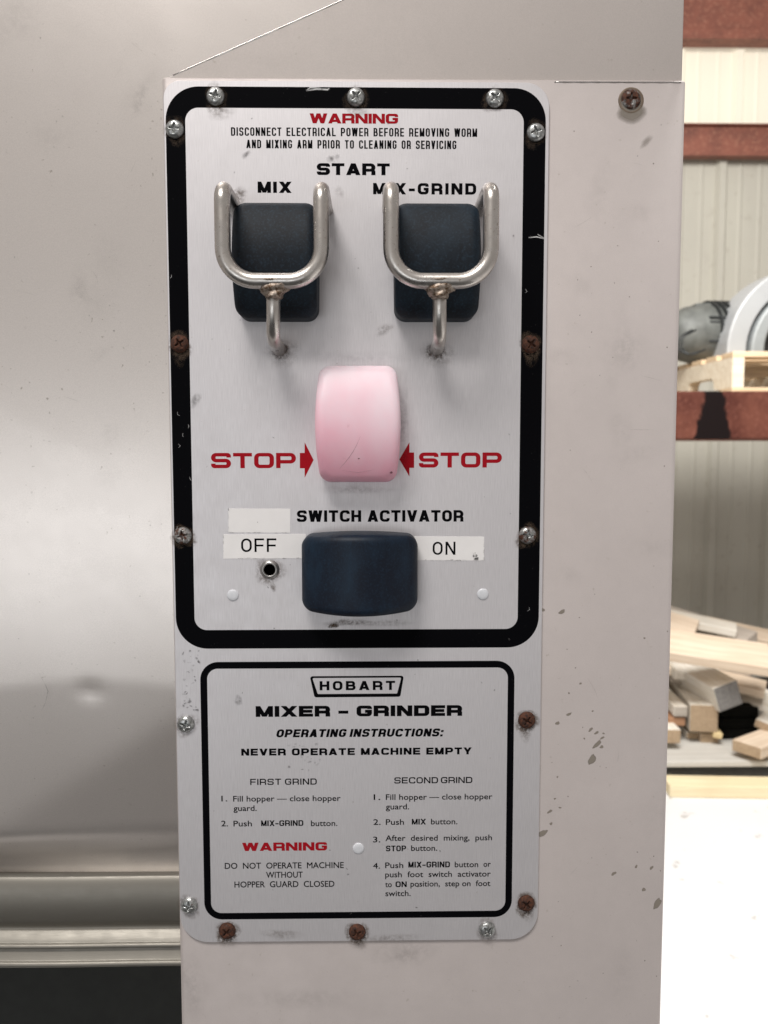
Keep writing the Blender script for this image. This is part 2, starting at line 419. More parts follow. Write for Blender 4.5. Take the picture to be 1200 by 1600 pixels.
def text_plain(segs, name, cap, mat, parent, y=-.00006, label=None, word=1.0, bold=.0):
    "small roman text: list of (string, u0, u1, baseline v)"
    V = []; Fs = []
    for (s, u0, u1, vb) in segs:
        cu = bpy.data.curves.new('t', 'FONT'); cu.body = s; cu.space_word = word; cu.offset = bold; cu.resolution_u = 3
        ob = bpy.data.objects.new('t', cu); COL.objects.link(ob)
        dg = bpy.context.evaluated_depsgraph_get(); me = ob.evaluated_get(dg).to_mesh()
        xs = [v.co.x for v in me.vertices]; x0, x1 = min(xs), max(xs)
        a = P(u0, vb, 0); b = P(u1, vb, 0); c = P((u0 + u1) / 2, vb, 0); H = (P((u0 + u1) / 2, vb - cap, 0) - c).length
        kx = (b.x - a.x) / (x1 - x0); kz = H / .69
        for q, (ox, oz) in enumerate(((-1, -1), (1, -1), (1, 1), (-1, 1))):      # four ink passes give the stroke its weight
            n = len(V); e = .000045
            V += [(a.x + (v.co.x - x0) * kx + ox * e, y - q * 3e-6, c.z + v.co.y * kz + oz * e) for v in me.vertices]
            Fs += [tuple(i + n for i in p.vertices) for p in me.polygons]
        bpy.data.objects.remove(ob); bpy.data.curves.remove(cu)
    o = mesh(name, V, Fs, mat, parent, 'flat', label); o['kind'] = 'stuff'; return o

# ================================================================== THE MACHINE
mach = thing('mixer_grinder', 'stainless steel mixer-grinder with its screwed-on control plate, dark push buttons and pink stop button', 'meat mixer grinder', (0, .3, -1.1))
FY = .0015
# --- column cover, the narrow box that carries the plate
cxl, cxr, ctop = -.1045, .1586, .1832
def column():
    r = .0028; pl = []
    pl += [(cxl, .16)]
    for k in range(7): a = radians(180 + 90 * k / 6); pl.append((cxl + r + r * cos(a), FY + r + r * sin(a)))
    for k in range(7): a = radians(270 + 90 * k / 6); pl.append((cxr - r + r * cos(a), FY + r + r * sin(a)))
    pl += [(cxr, .16)]
    V = []; Fs = []; n = len(pl)
    zs = [ctop, ctop - .0006, -1.1]
    for k, z in enumerate(zs):
        for (x, y) in pl:
            V.append((x, y + (.0006 if k == 0 else 0), z))
    for k in range(2):
        for i in range(n - 1): Fs.append((k * n + i, k * n + i + 1, (k + 1) * n + i + 1, (k + 1) * n + i))
    Fs.append(tuple(range(n))); Fs.append((n - 1, 0, 2 * n, 3 * n - 1))
    return V, Fs
v, f = column(); cover = mesh('column_cover', v, f, M_cover, mach, True)
for p in cover.data.polygons:
    if len(p.vertices) > 4: p.use_smooth = False
# --- body sheet above with its slanting folded edge
ur = P(1067.5, 60, .004).x; d0 = P(262, 121, .004); d1 = P(535, 0, .004); dd = (d1 - d0)
d2 = d0 + dd * 2.2
pts = [(d0.x, ctop - .004), (ur, ctop - .004), (ur, .62), (d2.x, .62), (d2.x, d2.z), (d0.x, d0.z)]
v, f = prism(pts[::1], .0040, .0062); mesh('upper_body_sheet', v, f, M_upper, mach, False, bev=.0005)
v, f = boxvf(-.60, ur - .0008, .012, .45, d0.z - .05, .62); mesh('body_shell', v, f, M_upper, mach, False, bev=.002)
# --- large side panel on the left, gently dished, with rolled edge below
def sidepanel():
    x0, x1 = -.42, ur - .001; z1 = .61; zb = P(100, 1425, .03).z; nx, nz = 120, 260; V = []; Fs = []
    A = P(292, 1118, .01); B = P(40, 1275, .01); ab = (B - A); L = ab.length; nn = Vector((ab.z, 0, -ab.x)) / L
    if nn.z > 0: nn = -nn
    dent = P(143, 1078, .01); hz = P(143, 1074, .01).z; zs0 = P(143, 1285, .02).z; zs1 = P(143, 1372, .03).z
    for j in range(nz + 1):
        z = z1 + (zb - z1) * j / nz
        for i in range(nx + 1):
            x = x0 + (x1 - x0) * i / nx; p = Vector((x, 0, z)); d = (p - A).dot(nn)
            w = .006; dd_ = (d + sqrt(d * d + w * w)) / 2
            y = .0068 + dd_ * .19 + .045 * max(0, (hz + .004 * sin(x * 31) - z)) ** 1.0 - .0
            y += .0007 * math.exp(-((x - dent.x) ** 2 + (z - dent.z) ** 2) / (2 * .0032 ** 2))
            y += .0013 * sin(x * 17 + 1.2) * sin(z * 9 + .4) + .00012 * sin(x * 60 + z * 31)
            y = max(y, .0063); q = min(1, max(0, (zs0 - z) / (zs0 - zs1))); q = q * q * (3 - 2 * q)
            V.append((x, y * (1 - q) + .0335 * q, z))
    for j in range(nz):
        for i in range(nx): a = j * (nx + 1) + i; Fs.append((a, a + 1, a + nx + 2, a + nx + 1))
    return V, Fs
v, f = sidepanel(); mesh('side_panel', v, f, M_side, mach, True)
def lip():
    def z(v, Y): return P(120, v, Y + .012).z
    pr = [(.0230, z(1360, .0230)), (.0175, z(1366, .0175))]
    for k in range(1, 16):
        a = pi * k / 16; va = 1372 + (1450 - 1372) * (1 - cos(a)) / 2
        pr.append((.0160 - .0048 * sin(a) ** 1.3, z(va, .012)))
    pr += [(.0170, z(1454, .017))]
    for (v0, v1, v2) in ((1458, 1473, 1482), (1487, 1501, 1511)):
        pr.append((.0125, z(v0, .0125)))
        a0 = z(v1, .0125); a1 = z(v2, .0125); m = (a0 + a1) / 2; q = (a0 - a1) / 2
        for k in range(9): t = pi * k / 8; pr.append((.0135 - .0024 * sin(t), m + q * cos(t)))
        pr.append((.0165, a1 - .0004))
    pr.append((.30, pr[-1][1]))
    pr = [(y + .012 if y < .1 else y, q) for y, q in pr]
    V = []; Fs = []; n = len(pr); xs = [-.42 + (.42 - .085) * i / 60 for i in range(61)]
    for x in xs:
        for (y, zz) in pr: V.append((x, y + .0006 * sin(x * 40) * (y < .05), zz + .0004 * sin(x * 23 + 1)))
    for i in range(60):
        for j in range(n - 1): Fs.append((i * n + j, i * n + j + 1, (i + 1) * n + j + 1, (i + 1) * n + j))
    return V, Fs
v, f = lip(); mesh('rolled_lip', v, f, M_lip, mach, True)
box('pedestal', (-.42, -.09, .26, .30, -1.1, P(100, 1500, .1).z - .02), M_void, mach, bev=.002)  # near-black panel: shade of the void under the lip in its colour
# --- big recessed bolt at the top right of the cover
def screwmesh(name, R, hgt, seg=48, rings=20, cross=.30, cdepth=.55):
    V = [(0, -hgt, 0)]; Fs = []
    prof = lambda q: hgt * (1 - q ** 3.2) ** .55 if q < 1 else 0
    def cr(x, z):
        w = .13
        def arm(a, b): # a along arm, b across
            if abs(a) > .62: return 0
            e = min(1, max(0, (w * (1.15 - abs(a)) - abs(b)) / .05)); g = min(1, (.62 - abs(a)) / .15)
            return e * g
        c0 = max(arm(x, z), arm(z, x)); return max(c0, min(1, max(0, (.24 - math.hypot(x, z)) / .08)))
    for r in range(1, rings + 1):
        q = (r / rings) ** .85
        for k in range(seg):
            a = 2 * pi * k / seg; x = q * cos(a); z = q * sin(a)
            h = prof(q) - cdepth * hgt * 1.25 * cr(x, z)
            V.append((R * x, -h, R * z))
    V[0] = (0, -(hgt - cdepth * hgt * 1.35), 0)
    for k in range(seg): V.append((R * 1.0 * cos(2 * pi * k / seg), .0004, R * 1.0 * sin(2 * pi * k / seg)))
    for k in range(seg): Fs.append((0, 1 + k, 1 + (k + 1) % seg))
    for r in range(rings):
        for k in range(seg): a = 1 + r * seg; Fs.append((a + k, a + (k + 1) % seg, a + seg + (k + 1) % seg, a + seg + k))
    me = bpy.data.meshes.new(name); me.from_pydata(V, [], Fs); me.update()
    for p in me.polygons: p.use_smooth = True
    bm = bmesh.new(); bm.from_mesh(me); bmesh.ops.recalc_face_normals(bm, faces=bm.faces); bm.to_mesh(me); bm.free()
    return me
bolt_me = screwmesh('cover_bolt', .0050, .0017); bolt_me.materials.append(m_screw('brown_bolt', .30, .52))
bo = bpy.data.objects.new('cover_bolt', bolt_me); COL.objects.link(bo); bo.parent = mach; bo.matrix_parent_inverse = world_of(mach).inverted()
bp = P(986, 155, FY); bo.location = bp; bo['label'] = 'large brown cross-head bolt at the top right of the column cover'
v, f = lathe([(.0050, .0), (.0058, -.0003), (.0064, -.0001), (.0066, .0002)], 40, Matrix.Translation(P(986, 157, FY)))
mesh('bolt_washer', v, f, m_flat('washer_brown', (.20, .15, .11), .6, .3, .6, 300), mach, True)

# --- control plate
plate_out = rrect(-.1034, .0893, -.2665, .1812, [.0150, .0120, .0085, .0150], 12)
v, f = prism(plate_out, 0, FY - .0001, .0003); plate = mesh('control_plate', v, f, M_plate, mach, False)
o1 = rrect(-.1024, .0875, -.1056, .1783, [.0165, .0160, .0165, .0165], 14); i1 = rrect(-.0927, .0764, -.0957, .1681, [.0065, .0065, .0065, .0065], 14)
v, f = ring(o1, i1, -.00004); mesh('upper_black_border', v, f, M_black, plate, 'flat')
o2 = rrect(-.0903, .0751, -.2536, -.1127, .0095, 10); i2 = rrect(-.0867, .0716, -.2500, -.1163, .0056, 10)
v, f = ring(o2, i2, -.00004); mesh('lower_black_border', v, f, M_black, plate, 'flat')

EXT = dict(tx=.36, ty=.25, r=.24, gap=.15)
T = text_caps
T('warning_heading', 'WARNING', 484, 622, 193, 15.5, M_red, plate, tx=.35, ty=.24, r=.2, gap=.08, label='red printed heading above the small capitals')
CON = dict(tx=.18, ty=.15, r=.16, gap=.15, space=.62)
T('warning_line', 'DISCONNECT ELECTRICAL POWER BEFORE REMOVING WORM', 361, 745.5, 213, 13.2, M_black, plate, **CON)
T('warning_line', 'AND MIXING ARM PRIOR TO CLEANING OR SERVICING', 385, 713, 232.3, 13.2, M_black, plate, **CON)
T('start_heading', 'START', 495, 609, 273.6, 18.4, M_black, plate, **EXT)
T('mix_heading', 'MIX', 402.7, 455.5, 301.3, 17.5, M_black, plate, tx=.34, ty=.25, r=.2, gap=.2)
T('mix_grind_heading', 'MIX-GRIND', 583, 744, 303.8, 17.6, M_black, plate, tx=.30, ty=.24, r=.24, gap=.26)
for (a, b, s_, bv, tv) in ((330, 462.5, 1, 731.5, 707.7), (654.6, 784, -1, 730.5, 707)):
    T('stop_word', 'STOP', a, b, bv, bv - tv, M_red, plate, tx=.29, ty=.23, r=.22, gap=.14)
def arrow(us, uh, ut, v0, v1, h0, h1, name):
    vt = (h0 + h1) / 2
    q = [P(u, v_, 0) for u, v_ in ((us, v0), (uh, v0), (uh, h0), (ut, vt), (uh, h1), (uh, v1), (us, v1))]
    V = [(p.x, -.00005, p.z) for p in q]
    mesh(name, V, [(0, 1, 5, 6), (2, 3, 4), (1, 2, 3, 4, 5)][:1] + [(2, 3, 4, 5, 1)], M_red, plate, 'flat')
arrow(468.5, 476, 490, 707.7, 731.7, 691, 746.5, 'stop_arrow'); arrow(647, 639.7, 624, 707, 731, 691, 744.5, 'stop_arrow')
T('switch_activator_heading', 'SWITCH ACTIVATOR', 464, 724, 815.2, 18, M_black, plate, tx=.27, ty=.22, r=.24, gap=.14, space=.55)
T('brand_lettering', 'HOBART', 499.5, 617.3, 1078.3, 14.3, M_black, plate, tx=.30, ty=.23, r=.26, gap=.36)
def logo():
    def poly(c): return [P(u, v_, 0) for u, v_ in c]
    def rr(c, r): return arc_path([(p.x, p.z) for p in poly(c)], r, True, 6)
    o = rr([(484, 1056.6), (631, 1055.8), (625.5, 1088.6), (491.5, 1089.6)], .0012); i = rr([(488, 1059.4), (627, 1058.6), (620.5, 1083.6), (496.5, 1084.4)], .0006)
    return ring(o, i, -.00006)
v, f = logo(); mesh('brand_badge_outline', v, f, M_black, plate, 'flat')
T('product_heading', 'MIXER – GRINDER', 399.6, 722, 1119.3, 16.8, M_black, plate, tx=.42, ty=.28, r=.2, gap=.15, space=.75)
T('instructions_heading', 'OPERATING INSTRUCTIONS:', 431, 694, 1151.3, 12.4, M_black, plate, tx=.31, ty=.23, r=.24, gap=.14, space=.5, ital=.22)
T('never_operate_line', 'NEVER OPERATE MACHINE EMPTY', 377, 737, 1179.6, 10.8, M_black, plate, tx=.34, ty=.25, r=.22, gap=.2, space=.85)
T('column_heading', 'FIRST GRIND', 391, 495, 1226.2, 9.6, M_black, plate, tx=.20, ty=.17, r=.28, gap=.2, space=.6)
T('column_heading', 'SECOND GRIND', 616, 738, 1223.8, 9.6, M_black, plate, tx=.20, ty=.17, r=.28, gap=.17, space=.45)
T('warning_heading', 'WARNING', 378.5, 511, 1329.2, 12.9, M_red, plate, tx=.38, ty=.25, r=.2, gap=.12, label='red printed heading in the lower left of the instructions')
BP = text_plain
BP([('1.', 346, 355, 1252), ('Fill hopper — close hopper', 364.5, 532, 1251.8), ('guard.', 365, 401, 1267)], 'instruction_step', 8.7, M_black, plate)
BP([('2.', 346, 356, 1291), ('Push', 365, 393.5, 1291), ('button.', 486, 527, 1290.5)], 'instruction_step', 8.7, M_black, plate)
BC = dict(tx=.23, ty=.19, r=.2, gap=.13)
T('button_name', 'MIX-GRIND', 408, 474, 1290.5, 8.8, M_black, plate, **BC)
BP([('DO  NOT  OPERATE  MACHINE', 351.5, 537, 1356.8), ('WITHOUT', 416, 473, 1371.3), ('HOPPER  GUARD  CLOSED', 366.5, 522.5, 1386)], 'warning_notice', 9.2, M_black, plate)
BP([('1.', 584, 594, 1249.7), ('Fill hopper — close hopper', 603, 769, 1249.2), ('guard.', 603, 639, 1264.5)], 'instruction_step', 8.7, M_black, plate)
BP([('2.', 583.5, 594.5, 1288.7), ('Push', 603, 631, 1288.6), ('button.', 673.5, 714.5, 1287.8)], 'instruction_step', 8.7, M_black, plate)
T('button_name', 'MIX', 643.5, 665.5, 1288.2, 8.8, M_black, plate, **BC)
BP([('3.', 583, 594, 1316), ('After  desired  mixing,  push', 602.5, 768.5, 1313.3), ('button.', 642.5, 683, 1329.3)], 'instruction_step', 8.7, M_black, plate)
T('button_name', 'STOP', 603, 634.5, 1330, 8.8, M_black, plate, **BC)
BP([('4.', 583, 593.5, 1357), ('Push', 602, 630, 1356.2), ('button', 710.6, 747, 1354.8), ('or', 755.5, 766.5, 1354.2), ('push  foot  switch  activator', 602, 766.5, 1370), ('to', 602, 612, 1386), ('position,  step on  foot', 641.5, 766, 1384.7), ('switch.', 602.3, 641.5, 1400)], 'instruction_step', 8.7, M_black, plate)
T('button_name', 'MIX-GRIND', 638, 703, 1355.3, 9, M_black, plate, **BC)
T('button_name', 'ON', 618, 635.5, 1386, 8.8, M_black, plate, **BC)

# --- adhesive labels
def tape(u0, u1, v0, v1, name, sk=0, y=-.00015, label=None):
    a = P(u0, v0, 0); b = P(u1, v0 + sk, 0); c = P(u1, v1 + sk, 0); d = P(u0, v1, 0)
    pts = [(d.x, d.z), (c.x, c.z), (b.x, b.z), (a.x, a.z)]
    v, f = prism(pts, y, -.00001, .00004); return mesh(name, v, f, M_tape, plate, False, label)
tape(357, 453.5, 794.5, 832, 'label_tape', .5, label='blank white tape label above the OFF label')
t1 = tape(349, 478, 835, 873, 'label_tape', -.6, -.00019, 'white tape label reading OFF')
t2 = tape(640, 756.5, 838, 875.5, 'label_tape', .5, label='white tape label reading ON')
T('off_lettering', 'OFF', 377, 432, 862.4, 21.2, M_black, t1, tx=.15, ty=.135, r=.34, gap=.20, y=-.00024)
T('on_lettering', 'ON', 676, 711.5, 866.8, 20.4, M_black, t2, tx=.15, ty=.135, r=.34, gap=.22, y=-.00020)

# --- push buttons
def button(name, x0, x1, z0, z1, de, dm, axis, mat, r=.0045, rf=.0035, label=None, taper=.0, off=0.0, pw=2.0, barrel=0.0):
    cx, cz = (x0 + x1) / 2, (z0 + z1) / 2; hx, hz = (x1 - x0) / 2, (z1 - z0) / 2; N = 12
    out = rrect(-hx, hx, -hz, hz, r, N)
    # densify the straight runs
    pts = []
    for i in range(len(out)):
        a = Vector(out[i]); b = Vector(out[(i + 1) % len(out)]); k = max(1, int((b - a).length / .003))
        for q in range(k): pts.append(a + (b - a) * q / k)
    for p in pts:
        if axis == 'z': p.x += barrel * (p.x / hx) * (1 - (p.y / hz) ** 2)
        else: p.y += barrel * (p.y / hz) * (1 - (p.x / hx) ** 2)
    def dep(x, z):
        t = (z / hz - off) if axis == 'z' else (x / hx - off)
        return de + (dm - de) * (1 - min(1, abs(t)) ** pw)
    V = []; Fs = []; n = len(pts); rings = []
    for q in (0, .25, .5, .75): rings.append(('s', q))
    for k in range(0, 8): rings.append(('f', k / 7 * pi / 2))
    for q in (.93, .85, .75, .62, .48, .34, .2, .08): rings.append(('c', q))
    for kind, q in rings:
        for p in pts:
            tp = 1 - taper * (q if kind == 's' else 1)
            if kind == 's': x, z = p.x * tp, p.y * tp; y = (dep(x, z) - rf) * q
            elif kind == 'f':
                ins = rf * (1 - cos(q)); kx = (hx - ins) / hx * tp; kz = (hz - ins) / hz * tp
                x, z = p.x * kx, p.y * kz; y = dep(x, z) - rf * (1 - sin(q))
            else:
                kx = (hx - rf) / hx * tp; kz = (hz - rf) / hz * tp; x, z = p.x * kx * q, p.y * kz * q; y = dep(x, z)
            V.append((cx + x, -y, cz + z))
    m = len(rings)
    for i in range(m - 1):
        for k in range(n): Fs.append((i * n + k, i * n + (k + 1) % n, (i + 1) * n + (k + 1) % n, (i + 1) * n + k))
    Fs.append(tuple((m - 1) * n + k for k in range(n)))
    return mesh(name, V, Fs, mat, mach, True, label)
def pw(u, v): p = P(u, v, 0); return p
zt = P(430, 328, 0).z; zb = P(430, 503, 0).z
button('push_button', P(374, 420).x, P(498, 420).x, zb, zt, .016, .025, 'z', M_btn, r=.0058, rf=.0045, label='dark rubber push button under MIX, behind its wire guard', barrel=.0004)
button('push_button', P(616, 420).x, P(742, 420).x, zb, zt, .016, .025, 'z', M_btn, r=.0058, rf=.0045, label='dark rubber push button under MIX-GRIND, behind its wire guard', barrel=.0004)
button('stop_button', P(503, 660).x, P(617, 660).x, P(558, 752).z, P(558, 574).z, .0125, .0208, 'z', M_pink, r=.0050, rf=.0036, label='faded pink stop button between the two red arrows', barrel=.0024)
button('switch_knob', P(474, 890).x, P(651, 890).x, P(562, 946).z, P(562, 834).z, .013, .0245, 'x', M_act, r=.0055, rf=.0036, label='navy blue selector knob between the OFF and ON labels', barrel=.0016)

# scratch and dark speck on the pink button
M_mark = m_flat('scratch_mark', (.55, .28, .34), .6); M_speck = m_flat('dark_speck', (.14, .05, .07), .6)
sb = bpy.data.objects['stop_button']; sz0, sz1 = P(558, 752, 0).z, P(558, 574, 0).z
def onstop(u, v_):
    y = -.02
    for _ in range(5):
        p = P(u, v_, y); t = (p.z - (sz0 + sz1) / 2) / ((sz1 - sz0) / 2); y = -(.0125 + .0083 * (1 - min(1, abs(t)) ** 2)) - .00003
    return Vector((p.x, y, p.z))
def mark(name, pts, w, mt):
    q = [onstop(*p) for p in pts]; V = []; n = len(q)
    for i, p in enumerate(q):
        t = (q[min(i + 1, n - 1)] - q[max(i - 1, 0)]).normalized(); nn = Vector((-t.z, 0, t.x)) * (w * (.25 + sin(pi * i / (n - 1)))); V += [p + nn, p - nn]
    mesh(name, V, [(2 * i, 2 * i + 1, 2 * i + 3, 2 * i + 2) for i in range(n - 1)], mt, sb, 'flat')
mark('scratch', [(530, 733), (538, 724), (546, 714), (552, 705), (558, 694), (563, 682)], .00010, M_mark)
mark('scratch', [(534, 735), (560, 738), (585, 734)], .00008, M_mark)
mark('speck', [(609, 738.5), (610.5, 738.3), (612, 738.2), (613.5, 738.3)], .0005, M_speck)
mark('speck', [(559, 716), (560.5, 716.4), (562, 716)], .00025, M_speck)

# --- wire guards
def guard(ul, ur_, us, label):
    g = None; Y = -.038; r = .0037
    xl = P(ul, 380, Y).x; xr = P(ur_, 380, Y).x; zt_ = P(ul, 290, Y).z; zb_ = P(us, 439, Y).z; ss = P(us, 440, Y).x; zs = P(us, 535, Y * .92).z
    path = round_path([(xl, .001, zt_), (xl, Y, zt_), (xl, Y, zb_), (xr, Y, zb_), (xr, Y, zt_), (xr, .001, zt_)], [.0075, .0150, .0150, .0075], 10)
    v, f = tube(path, r, 20); g = mesh('button_guard', v, f, M_rod, mach, True, label)
    path = round_path([(ss, Y + .0005, zb_ + .001), (P(us, 535, -.024).x, -.024, P(us, 530, -.024).z), (P(us, 535, -.024).x + .0004, .001, P(us, 538, -.024).z)], .009, 10)
    v, f = tube(path, .0033, 20); mesh('stem', v, f, M_rod, g, True)
    # weld bead, a lumpy fillet
    V = []; Fs = []; n = 28; m = 14; rnd = random.Random(int(us))
    for i in range(m):
        t = i / (m - 1); hw = .0082 * (1 - t) ** 1.3 + .0036; z = zb_ + .0006 - t * .0085
        for k in range(n):
            a = 2 * pi * k / n; l = 1 + .10 * sin(3 * a + i * 1.1) + rnd.uniform(-.06, .06)
            V.append((ss + hw * cos(a) * l, Y + .0006 + .0042 * sin(a) * l, z + rnd.uniform(-.0003, .0003)))
    for i in range(m - 1):
        for k in range(n): Fs.append((i * n + k, i * n + (k + 1) % n, (i + 1) * n + (k + 1) % n, (i + 1) * n + k))
    Fs += [tuple(range(n)), tuple(range(m * n - 1, m * n - n - 1, -1))]
    mesh('weld_bead', V, Fs, M_weld, g, True)
    return g
guard(348, 502, 427, 'wire guard over the left dark push button')
guard(611, 767, 687, 'wire guard over the right dark push button')

# --- plate screws: one mesh per finish, copies share it
meshes = {}
for key, mt in ((0, M_scr0), (1, M_scr1), (2, M_scr2)):
    me = screwmesh('screw', .0046, .0024); me.materials.append(mt); meshes[key] = me
SC = [(337, 151, 0), (556, 152, 0), (773, 154, 0), (273, 202, 0), (837, 207, 0), (281, 537, 2), (829, 538, 2), (286, 837, 1), (824, 836, 1), (290.5, 1131, 0), (823, 1125, 2), (295.5, 1414, 0), (822, 1411, 2), (355, 1454, 2), (558, 1456, 2), (761, 1452, 0)]
fin = {0: 'bright zinc cross-head screw', 1: 'partly rusted cross-head screw', 2: 'rust-brown cross-head screw'}
where = ['first along the top edge', 'middle of the top edge', 'last along the top edge', 'top of the left edge', 'top of the right edge', 'left edge beside the guards', 'right edge beside the guards', 'left edge beside the OFF label', 'right edge beside the ON label', 'left edge beside the lower frame', 'right edge beside the lower frame', 'low on the left edge', 'low on the right edge', 'left of the bottom edge', 'middle of the bottom edge', 'right of the bottom edge']
pr = screwmesh
for i, (u, v_, k) in enumerate(SC):
    o = bpy.data.objects.new('screw', meshes[k]); COL.objects.link(o); o.parent = plate
    o.matrix_parent_inverse = world_of(plate).inverted(); o.location = P(u, v_, 0)
    o.rotation_euler = (random.uniform(-.06, .06), random.uniform(0, 1.57), random.uniform(-.06, .06))
    o['label'] = fin[k] + ', ' + where[i]
# --- bushing and plugs
c = P(421.5, 890, 0)
v, f = lathe([(.0029, .0002), (.0029, -.0010), (.0033, -.0014), (.0039, -.0013), (.0044, -.0006), (.0049, -.0003), (.0051, .0)], 40, Matrix.Translation(c))
f = f[:-2]; mesh('lamp_bushing', v, f, M_ring, plate, True)
v, f = lathe([(.00292, -.0003), (.0001, -.0003)], 32, Matrix.Translation(c)); mesh('bushing_hole', v, f, M_dark, plate, True)
for (u, v_) in ((364, 930), (754.5, 928.5), (560, 1325.5)):
    v, f = lathe([(.0031, .0001), (.0030, -.0003), (.0024, -.0006), (.0012, -.0007), (.0001, -.0007)], 28, Matrix.Translation(P(u, v_, 0)))
    mesh('plug', v, f, M_plug, plate, True)

# --- grime, drips, scratches, and shade painted beside the buttons
G = Decals(-.00010)
for (u, v_, k) in SC:
    G.spot(u, v_ + 2, 20, 22, 0, .75, .55 if k else .3)
    if k == 2: G.spot(u, v_ + 8, 16, 26, 0, .4, .5)
for (u, v_, s_) in ((438, 547, 1), (680, 549, 1)):
    G.spot(u, v_ + 1, 17, 14, 0, .5, .7, wob=.1); G.spot(u + 4, v_ + 4, 34, 22, 0, .2, .35)
G.spot(421, 893, 24, 26, 0, .55, .55); G.spot(427, 918, 5, 8, 20, .3, .6)
G.spot(540, 973, 38, 7, 2, .4, .5); G.spot(600, 974, 60, 6, 0, .3, .25); G.spot(520, 978, 9, 5, 0, .5, .9)
G.spot(372, 306, 14, 16, 0, .3, .6); G.spot(530, 300, 9, 10, 0, .3, .2)
G.spot(600, 515, 16, 10, 20, .3, .3); G.spot(345, 175, 26, 12, 0, .2, .3); G.spot(560, 175, 20, 10, 0, .2, .3)
G.spot(440, 1460, 40, 9, 0, .2, .3); G.spot(610, 1466, 60, 8, 0, .2, .25)
G.spot(558, 765, 60, 9, 0, .2, .2)
G.build('brown_grime', M_grime, plate)
G = Decals(-.00014)
for _ in range(60):
    u = random.uniform(300, 810); v_ = random.uniform(180, 1440); G.spot(u, v_, random.uniform(.8, 2.2), random.uniform(.8, 2.6), random.uniform(0, 90), .4, random.uniform(.3, .8))
for _ in range(36): G.spot(random.uniform(285, 312), random.uniform(1015, 1110), random.uniform(1, 4), random.uniform(1, 3), random.uniform(0, 90), .4, random.uniform(.3, .7))
for _ in range(26): G.spot(random.uniform(450, 500) , random.uniform(1160, 1205), random.uniform(1, 3.5), random.uniform(1, 3), 0, .3, random.uniform(.2, .5))
G.spot(372, 1094, 7, 10, 30, .3, .6); G.spot(384, 241, 9, 4, 30, .3, .6); G.spot(520, 247, 12, 6, 10, .3, .6); G.spot(306, 625, 8, 14, -40, .2, .5)
G.spot(640, 420, 44, 110, 0, .1, .12); G.spot(560, 560, 90, 16, 0, .2, .10); G.spot(630, 660, 10, 80, 0, .2, .2)  # broad soft shade beside the buttons painted in as faint spots
for (u, v_) in ((741, 864), (744, 868), (743, 873), (740, 868), (746, 873)): G.spot(u, v_, 3, 2, random.uniform(0, 90), .5, 1.0, surf=-.00021)
for (u0, u1, v_) in ((349, 470, 872), (357, 453, 832), (655, 756, 875)):
    for _ in range(14): G.spot(random.uniform(u0, u1), v_ + random.uniform(-.6, 1.2), random.uniform(2, 6), 1.2, 0, .3, random.uniform(.1, .35), surf=-.00022)
for (u_, v0, v1) in ((357, 795, 832), (349, 835, 872), (756, 838, 875)):
    for _ in range(6): G.spot(u_, random.uniform(v0, v1), 1.1, random.uniform(2, 5), 0, .3, random.uniform(.1, .35), surf=-.00022)
G.build('smudges_and_shade', M_grime_shade, plate)
G = Decals(FY - .00003)
for (u, v_, a, b, r) in ((925, 1187, 14, 6.5, 55), (933, 1163, 11, 5, 45), (940, 1167, 5, 3, 40), (923, 1140, 6, 3, 40), (932, 1145, 5, 3, 30), (941, 1153, 5, 2.5, 30), (889, 1116, 6, 3, 35), (871, 1130, 6, 3, 20), (878, 956, 7, 4.5, 20), (847, 953, 6, 4, 0), (907, 1068, 3, 2, 0), (889, 1083, 2, 2, 0), (859, 1268, 6, 3, 30), (848, 1302, 12, 6, 42), (867, 1248, 2.5, 2, 0), (875, 1262, 3, 2, 0), (861, 1287, 4, 2.5, 30), (959, 1365, 6, 3.5, 40), (994, 1354, 4, 2.5, 50), (1018, 1356, 5, 3, 60), (1006, 1390, 5, 3.5, 0), (1027, 1412, 16, 6, 62), (1007, 997, 2, 2, 0), (926, 1111, 2, 2, 0), (913, 1154, 2, 2, 0), (871, 1214, 2, 2, 0), (943, 1146, 3, 1.6, 0)):
    G.spot(u, v_, a * .78, b * .8, r, .7, .8, .3)
for _ in range(46): G.spot(random.uniform(860, 1050), random.uniform(180, 1590), random.uniform(.8, 1.6), random.uniform(.8, 1.6), 0, .5, random.uniform(.2, .6))
G.spot(1010, 221, 14, 6, 40, .3, .3); G.spot(986, 170, 26, 22, 0, .6, .6)
G.build('drip_marks', M_drop, cover)
G = Decals(-.00016)
G.line([(478, 141), (495, 139), (512, 140), (515, 138)], 1.8); G.line([(480, 140), (484, 137), (500, 137)], 1.2)
G.line([(826, 371), (838, 370), (850, 373)], 1.3); G.line([(840, 366), (850, 372)], 1.0)
for _ in range(9):
    side = random.random(); u, v_ = (random.uniform(262, 300), random.uniform(200, 990)) if side < .5 else (random.uniform(815, 848), random.uniform(200, 990)); G.line([(u, v_), (u + random.uniform(-3, 3), v_ + random.uniform(2, 5)), (u + random.uniform(-4, 4), v_ + 6)], .7, .6)
G.build('edge_scratches', M_scr, plate)
G = Decals(FY - .00006)
for _ in range(16): G.spot(random.uniform(865, 1045), random.uniform(180, 1580), random.uniform(14, 46), random.uniform(10, 60), random.uniform(-20, 20), .1, random.uniform(.03, .07))
for _ in range(9):
    u, v_ = random.uniform(865, 1040), random.uniform(200, 1550); a = random.uniform(0, 6.28); L_ = random.uniform(10, 40)
    G.line([(u + L_ * t * cos(a) + 2 * sin(t * 3), v_ + L_ * t * sin(a)) for t in (0, .25, .5, .75, 1)], .7, .28)
